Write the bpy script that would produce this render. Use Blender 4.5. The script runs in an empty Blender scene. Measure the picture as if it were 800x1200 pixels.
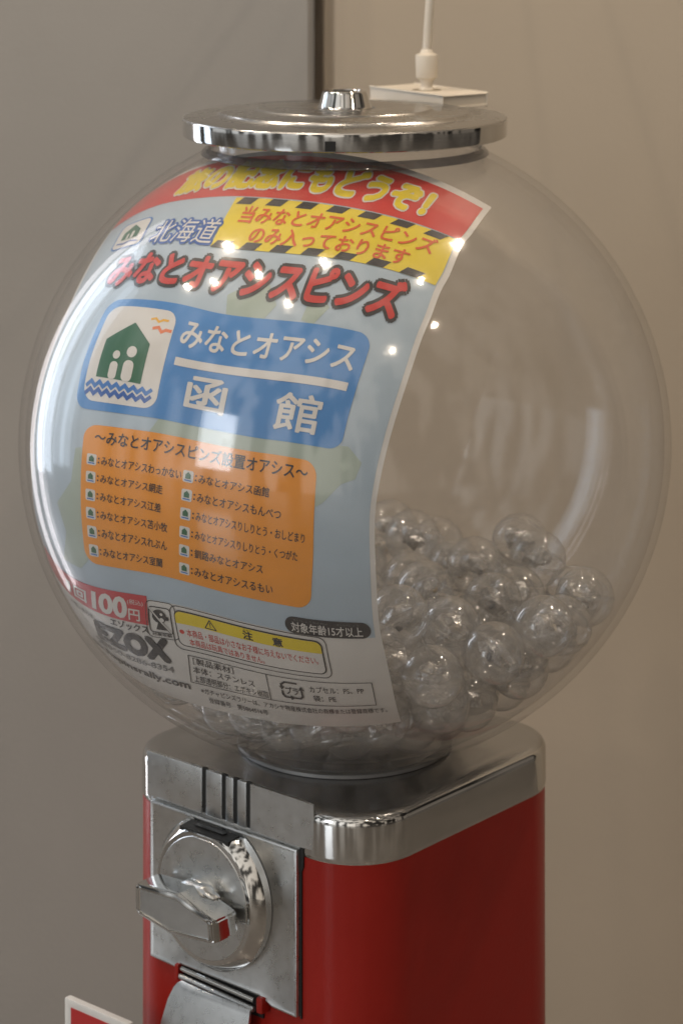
import bpy, bmesh, math, random
import numpy as np
from mathutils import Vector, Matrix

S = bpy.context.scene
C = S.collection
R = math.radians
K = 0.0005            # one drawing unit = 0.5 mm
H = 0.95              # camera height; V below is measured downward from it

# ------------------------------------------------------------------ camera
cd = bpy.data.cameras.new('camera')
cam = bpy.data.objects.new('camera', cd)
C.objects.link(cam)
cam.location = (0, -1.45, H)
cam.rotation_euler = (R(90), 0, 0)
cd.sensor_width = 36
cd.lens = 36 * 2900 / 1200
cd.shift_x = -4 / 1200
cd.shift_y = -754 / 1200
cd.clip_start = 0.02
cd.clip_end = 60
cd.dof.use_dof = True
cd.dof.focus_distance = 1.285
cd.dof.aperture_fstop = 11
S.camera = cam

# ------------------------------------------------------------------ render settings
S.render.engine = 'CYCLES'
cy = S.cycles
cy.use_denoising = True
cy.max_bounces = 14
cy.diffuse_bounces = 3
cy.glossy_bounces = 5
cy.transmission_bounces = 6
cy.transparent_max_bounces = 80
cy.caustics_reflective = False
cy.sample_clamp_indirect = 6
S.view_settings.view_transform = 'Standard'
S.view_settings.look = 'None'
S.view_settings.gamma = 1
S.view_settings.exposure = 0

# ------------------------------------------------------------------ world: a dim warm interior all round
w = bpy.data.worlds.new('World')
S.world = w
w.use_nodes = True
nt = w.node_tree
N, L = nt.nodes, nt.links
N.clear()
wo = N.new('ShaderNodeOutputWorld')
bg = N.new('ShaderNodeBackground')
bg.inputs['Strength'].default_value = 0.62
tc = N.new('ShaderNodeTexCoord')
sp = N.new('ShaderNodeSeparateXYZ')
L.new(tc.outputs['Generated'], sp.inputs[0])
mr = N.new('ShaderNodeMapRange')
mr.inputs['From Min'].default_value = -1
mr.inputs['From Max'].default_value = 1
L.new(sp.outputs['X'], mr.inputs['Value'])
rp = N.new('ShaderNodeValToRGB')
e = rp.color_ramp.elements
e[0].position, e[0].color = 0.0, (0.62, 0.63, 0.63, 1)
e[1].position, e[1].color = 1.0, (0.16, 0.135, 0.11, 1)
m_ = e.new(0.42); m_.color = (0.42, 0.39, 0.35, 1)
m_ = e.new(0.62); m_.color = (0.25, 0.22, 0.185, 1)
L.new(mr.outputs[0], rp.inputs[0])
mp = N.new('ShaderNodeMapping')
mp.inputs['Scale'].default_value = (4.2, 4.2, 0.6)
L.new(tc.outputs['Generated'], mp.inputs[0])
nz = N.new('ShaderNodeTexNoise')
nz.inputs['Scale'].default_value = 2.0
nz.inputs['Detail'].default_value = 2
L.new(mp.outputs[0], nz.inputs[0])
r2 = N.new('ShaderNodeValToRGB')
e = r2.color_ramp.elements
e[0].position, e[0].color = 0.45, (0.10, 0.10, 0.10, 1)
e[1].position, e[1].color = 0.54, (1.65, 1.65, 1.65, 1)
L.new(nz.outputs[0], r2.inputs[0])
mx = N.new('ShaderNodeMix')
mx.data_type = 'RGBA'
mx.blend_type = 'MULTIPLY'
mx.inputs[0].default_value = 1.0
L.new(rp.outputs[0], mx.inputs[6])
L.new(r2.outputs[0], mx.inputs[7])
fr = N.new('ShaderNodeMapRange')             # world brightened behind the camera, added to lift the wall
fr.inputs['From Min'].default_value = 0
fr.inputs['From Max'].default_value = -1
fr.inputs['To Min'].default_value = 1
fr.inputs['To Max'].default_value = 2.7
L.new(sp.outputs['Y'], fr.inputs['Value'])
vs_ = N.new('ShaderNodeVectorMath')
vs_.operation = 'SCALE'
L.new(mx.outputs[2], vs_.inputs[0])
L.new(fr.outputs[0], vs_.inputs['Scale'])
L.new(vs_.outputs[0], bg.inputs['Color'])
L.new(bg.outputs[0], wo.inputs[0])


# ------------------------------------------------------------------ lamps
def lamp(name, kind, loc, power, color, **kw):
    d = bpy.data.lights.new(name, kind)
    d.energy = power
    d.color = color
    for k, v in kw.items():
        setattr(d, k, v)
    o = bpy.data.objects.new(name, d)
    o.location = loc
    C.objects.link(o)
    return o


def aim(o, target):
    o.rotation_euler = (Vector(target) - o.location).to_track_quat('-Z', 'Y').to_euler()


# small warm ceiling spots; the last two are added to grade the wall
for x, y, p in [(-.87, -.50, 7), (-.20, -.52, 6), (-.65, -1.04, 7), (.78, -.63, 5), (1.17, -1.27, 5),
                (.72, -1.95, 6), (-1.81, -.08, 6), (-1.42, -.30, 8), (-1.10, .12, 17), (1.05, .12, 22)]:
    lamp('ceiling_and_fill_spot', 'POINT', (x, y, H + 1.5), p * 1.8, (1, .84, .66), shadow_soft_size=.019)
# daylight through the glazing on the left
for loc, sx, sz, p, col in [((-.70, .53, .67), .075, 1.26, 1.35, (1, .95, .98)),
                            ((-1.30, 1.50, .95), .24, 1.75, 8.0, (.86, .91, 1)),
                            ((-1.62, 1.16, 1.0), .26, 1.7, 6.5, (.75, .86, 1)),
                            ((-1.86, .72, 1.05), .26, 1.6, 3.4, (.72, .85, 1))]:
    o = lamp('window_light', 'AREA', loc, p, col, shape='RECTANGLE', size=sx, size_y=sz)
    aim(o, (0, 0, loc[2] - .12))
# a small far window seen only as a glint on the globe
o = lamp('far_window_light', 'AREA', (-3.2, -3.3, 1.32), 31, (.9, .95, 1), shape='RECTANGLE', size=1.0, size_y=1.45)
aim(o, (0, 0, .65))


# ------------------------------------------------------------------ helpers: materials
def new_mat(name):
    m = bpy.data.materials.new(name)
    m.use_nodes = True
    m.node_tree.nodes.clear()
    return m, m.node_tree.nodes, m.node_tree.links


def mat(name, col, rough=.5, metal=0., coat=0., coat_rough=.1, var=.08, scale=40., bump=0., bscale=200., rvar=0.,
        stretch=(1, 1, 1), spec=.5, bdist=.002):
    m, n, l = new_mat(name)
    out = n.new('ShaderNodeOutputMaterial')
    b = n.new('ShaderNodeBsdfPrincipled')
    l.new(b.outputs[0], out.inputs[0])
    b.inputs['Metallic'].default_value = metal
    b.inputs['Roughness'].default_value = rough
    b.inputs['Coat Weight'].default_value = coat
    b.inputs['Coat Roughness'].default_value = coat_rough
    b.inputs['Specular IOR Level'].default_value = spec
    t = n.new('ShaderNodeTexCoord')
    mpp = n.new('ShaderNodeMapping')
    mpp.inputs['Scale'].default_value = stretch
    l.new(t.outputs['Object'], mpp.inputs[0])
    nz = n.new('ShaderNodeTexNoise')
    nz.inputs['Scale'].default_value = scale
    nz.inputs['Detail'].default_value = 5
    nz.inputs['Roughness'].default_value = .6
    l.new(mpp.outputs[0], nz.inputs[0])
    cr = n.new('ShaderNodeMapRange')
    cr.inputs['From Min'].default_value = .25
    cr.inputs['From Max'].default_value = .75
    cr.inputs['To Min'].default_value = 1 - var
    cr.inputs['To Max'].default_value = 1 + var
    l.new(nz.outputs[0], cr.inputs['Value'])
    vm = n.new('ShaderNodeVectorMath')
    vm.operation = 'SCALE'
    vm.inputs[0].default_value = col
    l.new(cr.outputs[0], vm.inputs['Scale'])
    l.new(vm.outputs[0], b.inputs['Base Color'])
    if rvar:
        rr = n.new('ShaderNodeMapRange')
        rr.inputs['From Min'].default_value = .3
        rr.inputs['From Max'].default_value = .7
        rr.inputs['To Min'].default_value = max(0, rough - rvar)
        rr.inputs['To Max'].default_value = rough + rvar
        l.new(nz.outputs[0], rr.inputs['Value'])
        l.new(rr.outputs[0], b.inputs['Roughness'])
    if bump:
        nb = n.new('ShaderNodeTexNoise')
        nb.inputs['Scale'].default_value = bscale
        nb.inputs['Detail'].default_value = 4
        l.new(mpp.outputs[0], nb.inputs[0])
        bp = n.new('ShaderNodeBump')
        bp.inputs['Strength'].default_value = bump
        bp.inputs['Distance'].default_value = bdist
        l.new(nb.outputs[0], bp.inputs['Height'])
        l.new(bp.outputs[0], b.inputs['Normal'])
        l.new(bp.outputs[0], b.inputs['Coat Normal'])
    return m


def thin(name, f0=.045, milky=.05, mcol=(.8, .78, .75), rough=.02, tint=(.98, .98, .98), nscale=9., contrast=.6,
         bump=0., bscale=60., stretch=(1, 1, 1), bdist=.002, fpow=5., fmax=1.):
    """clear thin plastic: see-through, Fresnel gloss, a little scattering from scratches and dust"""
    m, n, l = new_mat(name)
    out = n.new('ShaderNodeOutputMaterial')
    tr = n.new('ShaderNodeBsdfTransparent')
    tr.inputs[0].default_value = (*tint, 1)
    df = n.new('ShaderNodeBsdfDiffuse')
    df.inputs[0].default_value = (*mcol, 1)
    tl = n.new('ShaderNodeBsdfTranslucent')
    tl.inputs[0].default_value = (*mcol, 1)
    half = n.new('ShaderNodeMixShader')
    half.inputs[0].default_value = .5
    l.new(df.outputs[0], half.inputs[1])
    l.new(tl.outputs[0], half.inputs[2])
    t = n.new('ShaderNodeTexCoord')
    mpp = n.new('ShaderNodeMapping')
    mpp.inputs['Scale'].default_value = stretch
    l.new(t.outputs['Object'], mpp.inputs[0])
    nz = n.new('ShaderNodeTexNoise')
    nz.inputs['Scale'].default_value = nscale
    nz.inputs['Detail'].default_value = 6
    nz.inputs['Roughness'].default_value = .65
    nz.inputs['Distortion'].default_value = 1.2
    l.new(mpp.outputs[0], nz.inputs[0])
    mr = n.new('ShaderNodeMapRange')
    mr.inputs['From Min'].default_value = .3
    mr.inputs['From Max'].default_value = .7
    mr.inputs['To Min'].default_value = milky * (1 - contrast)
    mr.inputs['To Max'].default_value = milky * (1 + contrast)
    l.new(nz.outputs[0], mr.inputs['Value'])
    m1 = n.new('ShaderNodeMixShader')
    l.new(mr.outputs[0], m1.inputs[0])
    l.new(tr.outputs[0], m1.inputs[1])
    l.new(half.outputs[0], m1.inputs[2])
    gl = n.new('ShaderNodeBsdfGlossy')
    gl.inputs['Roughness'].default_value = rough
    lw = n.new('ShaderNodeLayerWeight')
    lw.inputs['Blend'].default_value = .5
    if bump:
        nb = n.new('ShaderNodeTexNoise')
        nb.inputs['Scale'].default_value = bscale
        nb.inputs['Detail'].default_value = 3
        l.new(mpp.outputs[0], nb.inputs[0])
        bp = n.new('ShaderNodeBump')
        bp.inputs['Strength'].default_value = bump
        bp.inputs['Distance'].default_value = bdist
        l.new(nb.outputs[0], bp.inputs['Height'])
        l.new(bp.outputs[0], gl.inputs['Normal'])
        l.new(bp.outputs[0], lw.inputs['Normal'])
    pw = n.new('ShaderNodeMath')
    pw.operation = 'POWER'
    l.new(lw.outputs['Facing'], pw.inputs[0])
    pw.inputs[1].default_value = fpow
    ma = n.new('ShaderNodeMath')
    ma.operation = 'MULTIPLY_ADD'
    l.new(pw.outputs[0], ma.inputs[0])
    ma.inputs[1].default_value = fmax - f0
    ma.inputs[2].default_value = f0
    m2 = n.new('ShaderNodeMixShader')
    l.new(ma.outputs[0], m2.inputs[0])
    l.new(m1.outputs[0], m2.inputs[1])
    l.new(gl.outputs[0], m2.inputs[2])
    l.new(m2.outputs[0], out.inputs[0])
    return m


M = dict(
    wall=mat('painted_panel', (.36, .343, .322), .42, var=.05, scale=5, bump=.12, bscale=260, stretch=(1, 1, 1)),
    wall2=mat('painted_wall', (.50, .425, .335), .38, var=.05, scale=4, bump=.10, bscale=240),
    gap=mat('dark_gap', (.36, .30, .24), .7),
    floor=mat('floor_vinyl', (.19, .175, .16), .17, var=.15, scale=3),
    red=mat('red_paint', (.30, .013, .008), .36, spec=.3, coat=.10, coat_rough=.12, rvar=.07, var=.10, scale=12, bump=.05, bscale=350),
    chrome=mat('chrome', (.62, .615, .60), .06, 1, var=.08, scale=30, rvar=.04, bump=.02, bscale=60),
    zinc=mat('cast_zinc', (.62, .63, .63), .30, 1, var=.06, scale=160, rvar=.05, bump=.04, bscale=700, bdist=.0006),
    satin=mat('satin_lid', (.47, .46, .445), .27, 1, var=.08, scale=18, rvar=.10, bump=.05, bscale=90),
    dark=mat('black_slot', (.012, .012, .012), .5),
    white=mat('white_plastic', (.72, .65, .55), .45, var=.04, scale=30),
    rim=mat('seat_ring', (.26, .255, .25), .5, .4),
    plate_top=mat('chrome_dark_reflection', (.50, .50, .50), .17, 1, var=.12, scale=30, rvar=.08),  # collar chrome darkened on top, the globe's dark reflection put into the colour
    neck=thin('neck_refraction_tint', .05, .30, (.30, .29, .28), .1, (.72, .72, .74), 20.),
    globe=thin('clear_globe', .042, .034, (.88, .82, .76), .055, (.99, .99, .99), 9., .85, bump=.03, bscale=5., bdist=.004, fmax=.58),
    caprim=thin('capsule_seam', .08, .26, (.93, .91, .88), .12),
    cap=thin('clear_capsule', .07, .14, (.95, .93, .90), .09, (.995, .995, .995), 60., .5, bump=.08, bscale=90, bdist=.001, fpow=2.8),
    bag=thin('plastic_film', .42, .50, (.97, .95, .92), .22, (.995, .995, .995), 120., .7, bump=.5, bscale=230, bdist=.003, fpow=3.),
    badge=mat('dark_badge', (.035, .04, .055), .3, .5),
    brass=mat('badge_metal', (.50, .40, .24), .3, 1),
    card=mat('backing_card', (.62, .58, .52), .6),
    sign_w=mat('sign_white', (.70, .69, .67), .4),
    sign_r=mat('sign_red', (.45, .03, .03), .4),
)
_ink = {}


def ink(col):
    """printed colour under one gloss laminate"""
    if col not in _ink:
        _ink[col] = mat('print_ink', col, .45, 0, .55, .13, var=.03, scale=60, bump=.10, bscale=26, bdist=.006)
    return _ink[col]


INK = dict(white=(.72, .70, .67), sky=(.43, .53, .62), red=(.60, .035, .03), yellow=(.80, .62, .03), blue=(.06, .25, .60),
           orange=(.86, .32, .025), black=(.018, .018, .022), navy=(.03, .07, .25), green=(.025, .14, .075), sea=(.05, .2, .55),
           map=(.40, .48, .42), cred=(.62, .06, .05), price=(.56, .035, .05), amber=(.85, .45, .03), coral=(.8, .2, .06),
           grey=(.20, .20, .20), navyblue=(.03, .12, .42), dkorange=(.70, .12, .02))


# ------------------------------------------------------------------ helpers: objects
def W(x, t, V):
    return Vector((x * K, -t * K, H - V * K))


def thing(name, label, cat, loc=(0, 0, 0), group=None):
    o = bpy.data.objects.new(name, None)
    o.empty_display_size = .02
    C.objects.link(o)
    o.location = loc
    tag(o, label, cat, group)
    return o


def tag(o, label, cat, group=None):
    o['label'] = label
    o['category'] = cat
    if group:
        o['group'] = group


def obj(name, bm, m, parent=None, smooth=True, angle=35, root=None):
    bm.normal_update()
    me = bpy.data.meshes.new(name)
    bm.to_mesh(me)
    bm.free()
    for x in (m if isinstance(m, (list, tuple)) else [m]):
        me.materials.append(x)
    o = bpy.data.objects.new(name, me)
    C.objects.link(o)
    if parent:
        o.parent = parent
        off = Vector((0, 0, 0))
        q = parent
        while q:
            off += q.location
            q = q.parent
        me.transform(Matrix.Translation(-off))
    if smooth:
        for p in me.polygons:
            p.use_smooth = True
        me.set_sharp_from_angle(angle=R(angle))
    return o


def lathe(prof, n=96, cap0=False, cap1=False, bm=None):
    """prof: list of (r, V) in drawing units about the machine axis"""
    bm = bm or bmesh.new()
    rings = []
    for r, V in prof:
        rings.append([bm.verts.new(W(r * math.cos(2 * math.pi * i / n), r * math.sin(2 * math.pi * i / n), V)) for i in range(n)])
    for a, b in zip(rings, rings[1:]):
        for i in range(n):
            bm.faces.new((a[i], a[(i + 1) % n], b[(i + 1) % n], b[i]))
    if cap0:
        bm.faces.new(rings[0])
    if cap1:
        bm.faces.new(rings[-1])
    bmesh.ops.recalc_face_normals(bm, faces=bm.faces)
    return bm


PSI = R(40.5)
FX, FT = -math.sin(PSI), math.cos(PSI)
AX, AT = math.cos(PSI), math.sin(PSI)
HALF, RAD = 190., 78.


def face_pt(p, off, V):
    d = HALF + off
    return W(AX * p + FX * d, AT * p + FT * d, V)


def prism(pts, o0, o1, bev=0., seg=2, bm=None, fn=face_pt, inset=0., depth=0.):
    """outline pts (p, V) extruded from offset o0 to o1 in front of the machine's face"""
    bm = bm or bmesh.new()
    a = [bm.verts.new(fn(p, o0, V)) for p, V in pts]
    b = [bm.verts.new(fn(p, o1, V)) for p, V in pts]
    n = len(pts)
    fs = [bm.faces.new(a), bm.faces.new(b)]
    for i in range(n):
        fs.append(bm.faces.new((a[i], a[(i + 1) % n], b[(i + 1) % n], b[i])))
    bmesh.ops.recalc_face_normals(bm, faces=fs)
    front = fs[1]
    if bev:
        es = list(front.edges)
        for i in range(n):
            es.append(bm.edges.get((a[i], b[i])))
        nv = set(bm.faces)
        bmesh.ops.bevel(bm, geom=es, offset=bev * K, segments=seg, affect='EDGES', profile=.6)
    if inset:
        c = Vector(fn(0, 1, 0)) - Vector(fn(0, 0, 0))
        c.normalize()
        cand = [f for f in bm.faces if f.normal.length > .5 or True]
        bm.normal_update()
        cand = sorted((f for f in bm.faces if f.normal.dot(c) > .98), key=lambda f: -f.calc_area())
        f = cand[0]
        bmesh.ops.inset_region(bm, faces=[f], thickness=inset * K, depth=0)
        bmesh.ops.translate(bm, verts=list(f.verts), vec=-c * depth * K)
        bmesh.ops.recalc_face_normals(bm, faces=bm.faces)
    return bm


def box(bm, c, sx, sy, sz, mtx=None):
    r = bmesh.ops.create_cube(bm, size=1)
    bmesh.ops.scale(bm, verts=r['verts'], vec=(sx, sy, sz))
    if mtx:
        bmesh.ops.transform(bm, verts=r['verts'], matrix=mtx)
    bmesh.ops.translate(bm, verts=r['verts'], vec=c)
    return bm


def tube(pts, r, n=14, bm=None):
    bm = bm or bmesh.new()
    pts = [Vector(p) for p in pts]
    prev = None
    for i, p in enumerate(pts):
        d = (pts[min(i + 1, len(pts) - 1)] - pts[max(i - 1, 0)]).normalized()
        x = d.orthogonal().normalized() if prev is None else (px - d * px.dot(d)).normalized()
        px = x
        y = d.cross(x)
        rr = r[i] if isinstance(r, (list, tuple)) else r
        ring = [bm.verts.new(p + (x * math.cos(2 * math.pi * k / n) + y * math.sin(2 * math.pi * k / n)) * rr) for k in range(n)]
        if prev:
            for k in range(n):
                bm.faces.new((prev[k], prev[(k + 1) % n], ring[(k + 1) % n], ring[k]))
        else:
            bm.faces.new(ring)
        prev = ring
    bm.faces.new(prev)
    bmesh.ops.recalc_face_normals(bm, faces=bm.faces)
    return bm


# ------------------------------------------------------------------ setting: floor and the panels behind
bm = bmesh.new()
bmesh.ops.create_grid(bm, x_segments=1, y_segments=1, size=6)
fl = obj('floor', bm, M['floor'], smooth=False)
fl['kind'] = 'structure'

DW = .45                                     # distance of the left panel behind the machine's axis
sx = (367 - 404) * K * (1450 + 450) / 1450   # right edge of that panel
bm = bmesh.new()
box(bm, ((sx - .60) / 2, DW + .03, 1.1), .60 + sx, .06, 2.2)
bmesh.ops.bevel(bm, geom=list(bm.edges), offset=.004, segments=3, affect='EDGES')
o = obj('wall_panel', bm, M['wall'])
tag(o, 'greyish wall panel left of the dark vertical gap behind the machine', 'wall')
bm = bmesh.new()
box(bm, (sx + .004, DW + .05, 1.1), .0075, .03, 2.2)
o = obj('wall_gap', bm, M['gap'], smooth=False)
tag(o, 'narrow dark vertical joint between the two wall panels above the lid', 'joint')
bm = bmesh.new()
box(bm, (sx + .008 + .75, DW + .045, 1.1), 1.5, .06, 2.2)
bmesh.ops.bevel(bm, geom=list(bm.edges), offset=.008, segments=4, affect='EDGES')
o = obj('wall_panel', bm, M['wall2'])
tag(o, 'warm beige wall panel right of the dark vertical gap behind the machine', 'wall')

# ------------------------------------------------------------------ the vending machine
VG, RG, KZ = 664.2, 379., .977               # globe centre, radius, flattening
gm = thing('vending_machine', 'red and chrome capsule machine with big clear globe and silver lid', 'vending machine', (0, 0, 0))


def rsq(half, rad, V, n=14):
    out = []
    for q in range(4):
        sgn = [(1, 1), (-1, 1), (-1, -1), (1, -1)][q]
        for k in range(n + 1):
            an = math.pi / 2 * (q + k / n)
            a = sgn[0] * (half - rad) + rad * math.cos(an)
            f = sgn[1] * (half - rad) + rad * math.sin(an)
            out.append(W(AX * a + FX * f, AT * a + FT * f, V))
    return out


def loft(loops, cap=(True, True)):
    bm = bmesh.new()
    vs = [[bm.verts.new(p) for p in lp] for lp in loops]
    n = len(vs[0])
    for a, b in zip(vs, vs[1:]):
        for i in range(n):
            bm.faces.new((a[i], a[(i + 1) % n], b[(i + 1) % n], b[i]))
    if cap[0]:
        bm.faces.new(vs[0])
    if cap[1]:
        bm.faces.new(vs[-1])
    bmesh.ops.recalc_face_normals(bm, faces=bm.faces)
    return bm


obj('body', loft([rsq(189.3, RAD, 1073), rsq(189.3, RAD, 1200), rsq(189.8, RAD, 1500), rsq(190, RAD, 1899.5)]), M['red'], gm)
prof = [(188.5, 1074.5), (190.0, 1072.5), (190.4, 1068), (190.0, 1034)]
for k in range(1, 7):
    an = math.pi / 2 * k / 6
    prof.append((190 - 11 * (1 - math.cos(an)), 1032 - 11 * math.sin(an)))
prof += [(172, 1020.6), (166, 1021.5)]
bm = loft([rsq(h_, max(RAD - (190 - h_), 20), V) for h_, V in prof])
for f in bm.faces:
    if (H - f.calc_center_median().z) / K < 1024.5:
        f.material_index = 1
col = obj('collar', bm, [M['chrome'], M['plate_top']], gm, angle=50)
obj('seat_ring', lathe([(126, 1021), (125, 1017.5), (121, 1016.5), (115, 1017.5), (112, 1020.8)]), M['rim'], col)
# trim on the collar's front: five raised blocks with dark slots between
bm = bmesh.new()


def trim_pt(p, off, V):
    return face_pt(p, off if off < 0 else min(off, max(-.3, (116.5 - p) * .2)), V)


for p0, p1 in [(-134, -46.5), (-40.5, -16), (-10, 1.5), (7.5, 21)]:
    prism([(p0, 1012), (p1, 1012), (p1, 1063), (p0, 1063)], -1, 3, 1.6, 2, bm)
prism([(27.5, 1012), (100, 1012), (106, 1012.6), (112, 1013), (117.5, 1013.5), (117.5, 1063), (112, 1063), (106, 1063), (100, 1063), (27.5, 1063)],
      -1, 3, 0, 2, bm, fn=trim_pt)
obj('trim_panel', bm, M['zinc'], col, angle=30)
for p in (-43.5, -13, 4.5, 24.3):
    obj('slot', prism([(p - 3.4, 1011), (p + 3.4, 1011), (p + 3.4, 1062), (p - 3.4, 1062)], -1, 1.2), M['dark'], col, smooth=False)

# coin mechanism
plate = obj('coin_plate', prism([(-125, 1065.5), (99, 1065.5), (99, 1248), (62, 1247), (44, 1240), (-76, 1240), (-82, 1246), (-125, 1244)],
                                -1, 7, 2.2, 2, inset=4.5, depth=1.6), M['zinc'], gm, angle=30)
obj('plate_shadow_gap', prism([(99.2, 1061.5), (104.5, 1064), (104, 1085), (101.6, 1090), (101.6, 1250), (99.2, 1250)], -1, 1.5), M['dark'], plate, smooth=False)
PC, VC = -21., 1143.


def dial_ring(r, flat, n=72):
    out = []
    h0 = math.acos(min(1, flat / r))
    for k in range(n + 1):
        an = h0 + (2 * math.pi - 2 * h0) * k / n
        out.append((PC + r * math.sin(an), VC - r * math.cos(an)))
    return out


bm = bmesh.new()
loops = []
for r, fl_, off in [(83.5, 71, 6), (83.5, 71, 15), (82, 70.5, 17), (73.5, 69, 27), (72, 68.2, 28.2), (69.5, 66.5, 28.4)]:
    loops.append([bm.verts.new(face_pt(p, off, V)) for p, V in dial_ring(r, fl_)])
n = len(loops[0])
tops = []
for a, b in zip(loops, loops[1:]):
    for i in range(n):
        f = bm.faces.new((a[i], a[(i + 1) % n], b[(i + 1) % n], b[i]))
        if i == n - 1:
            tops.append(f)
bm.faces.new(loops[-1])
bmesh.ops.recalc_face_normals(bm, faces=bm.faces)
dial = obj('coin_dial', bm, M['chrome'], gm, angle=22)
obj('dial_face', prism(dial_ring(67, 65.5), 28.0, 29.2, .6, 1), M['zinc'], dial, angle=30)
# coin slot: black block standing in for the shaded recess, thin lip on top
bm = bmesh.new()
box(bm, (0, 0, 0), 1, 1, 1)
for v in bm.verts:
    of = 17 + v.co.y * 19
    v.co = face_pt(PC + v.co.x * 74, of, VC - 71.2 + max(0, of - 15) * .17 + (-1.3 if v.co.z < 0 else 3))
slot = obj('coin_slot', bm, M['dark'], dial, smooth=False)
bm = bmesh.new()
box(bm, (0, 0, 0), 1, 1, 1)
for v in bm.verts:
    v.co = face_pt(PC + v.co.x * 44, 15 + v.co.y * 6, VC - 72.7 + v.co.z * 1.0)
obj('slot_lip', bm, mat('slot_metal', (.10, .10, .10), .35, .9), slot, smooth=False)

# turning handle: an elongated hexagonal grip on a short stub
obj('handle_hub', prism([(PC + 26 * math.cos(t), VC + 24 * math.sin(t)) for t in [2 * math.pi * k / 28 for k in range(28)]], 28, 40, 3, 3), M['zinc'], dial)
hexa = [(-77.5, 1129), (-15.5, 1125.5), (40, 1138.5), (42.5, 1158.5), (-24.5, 1164.5), (-77.5, 1156.5)]
bm = bmesh.new()
ctr = (sum(p for p, v in hexa) / 6, sum(v for p, v in hexa) / 6)


def hx(s, off):
    return [bm.verts.new(face_pt(ctr[0] + (p - ctr[0]) * s * 1.03, off, ctr[1] + (v - ctr[1]) * s * 1.14)) for p, v in hexa]


lps = [hx(.70, 33), hx(.95, 37), hx(1.0, 44), hx(1.0, 70), hx(.99, 74.5), hx(.95, 77.6), hx(.90, 78.2), hx(.87, 76.4)]
for a, b in zip(lps, lps[1:]):
    for i in range(6):
        bm.faces.new((a[i], a[(i + 1) % 6], b[(i + 1) % 6], b[i]))
bm.faces.new(lps[0])
bm.faces.new(lps[-1])
bmesh.ops.recalc_face_normals(bm, faces=bm.faces)
bmesh.ops.bevel(bm, geom=[e_ for e_ in bm.edges if e_.calc_face_angle(0) > R(24)], offset=2.2 * K, segments=2, affect='EDGES')
hd = obj('turn_handle', bm, M['chrome'], dial, angle=18)
bm = bmesh.new()
bm.faces.new([bm.verts.new(face_pt(ctr[0] + (p - ctr[0]) * .88, 76.9, ctr[1] + (v - ctr[1]) * .97)) for p, v in hexa])
bmesh.ops.solidify(bm, geom=list(bm.faces), thickness=.0002)
obj('grip_face', bm, mat('grip_metal', (.80, .80, .79), .42, 1, var=.05, scale=160, bump=.08, bscale=700, bdist=.0006), hd, smooth=False)
# lumpy web between grip and stub
bm = bmesh.new()
bmesh.ops.create_icosphere(bm, subdivisions=3, radius=1)
rg = random.Random(4)
for v in bm.verts:
    j = 1 + .16 * math.sin(7 * v.co.x + 2) * math.sin(6 * v.co.z) + rg.uniform(-.05, .05)
    v.co = face_pt(PC + 5 + v.co.x * 29 * j, 41 + v.co.y * 12, VC - 10 + v.co.z * -13 * j)
obj('grip_web', bm, M['zinc'], hd)

# delivery chute
chute = obj('chute_shade_block', prism([(-78, 1240), (46, 1240), (46, 1266), (-78, 1266)], -1, 2), M['dark'], gm, smooth=False)  # raised black block standing in for the shade inside the opening
obj('hinge_bar', tube([face_pt(-75, 5.5, 1244.5), face_pt(36, 5.5, 1247.5)], 3.2 * K), M['chrome'], chute)
obj('hinge_rod', tube([face_pt(-75, 8.5, 1252), face_pt(38, 8.5, 1256)], 3.0 * K), M['zinc'], chute)
for p0, p1, v0, v1, q in [(-82, -76, 1239, 1257, 11), (45, 54, 1239, 1256, 13)]:
    obj('hinge_bracket', prism([(p0, v0), (p1, v0), (p1, v1), (p0, v1)], -1, q, 2, 2), M['red'], chute)
bm = bmesh.new()
rows = []
for k, (v, off, pl, pr) in enumerate([(1254, 12, -69, 36), (1256.5, 15, -73, 37.5), (1262, 17, -77, 38.5), (1275, 21, -82, 40),
                                      (1300, 27, -87, 41), (1340, 34, -91, 42), (1400, 42, -94, 43), (1440, 44, -95, 43)]):
    rows.append([bm.verts.new(face_pt(pl + (pr - pl) * i / 8, off + 2.5 * math.sin(math.pi * i / 8), v)) for i in range(9)])
for a, b in zip(rows, rows[1:]):
    for i in range(8):
        bm.faces.new((a[i], a[i + 1], b[i + 1], b[i]))
bmesh.ops.recalc_face_normals(bm, faces=bm.faces)
bmesh.ops.solidify(bm, geom=list(bm.faces), thickness=4 * K)
obj('chute_flap', bm, M['zinc'], gm, angle=40)

# globe: thick clear shell, open neck on top
def globe_prof(dr, flip=False):
    out = []
    Rr, Rz = RG - dr, (RG - dr) * KZ
    r_top = 158 - dr * .5
    a0 = math.asin(r_top / Rr)
    a1 = math.pi - math.asin(104 / Rr)
    for k in range(57):
        a = a0 + (a1 - a0) * k / 56
        out.append((Rr * math.sin(a), VG - Rz * math.cos(a)))
    top = out[0][1]
    pre = [(r_top + 1.5, 311.5), (r_top + 1.2, top - 7), (r_top + .2, top - 2)]
    return pre + out


po, pi_ = globe_prof(0), globe_prof(8)
bm = lathe(po + pi_[::-1] + [po[0]], n=128)
bmesh.ops.remove_doubles(bm, verts=bm.verts, dist=1e-6)
bmesh.ops.recalc_face_normals(bm, faces=bm.faces)
gl = obj('globe', bm, M['globe'], gm, angle=50)
obj('neck_refraction_ring', lathe([(159.8, 325), (164, 326.5), (167.5, 330), (168.5, 333), (166, 334.5), (160, 331), (159.8, 325)], 96), M['neck'], gl)  # tinted ring added to imitate the dark refraction band under the lid

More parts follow.
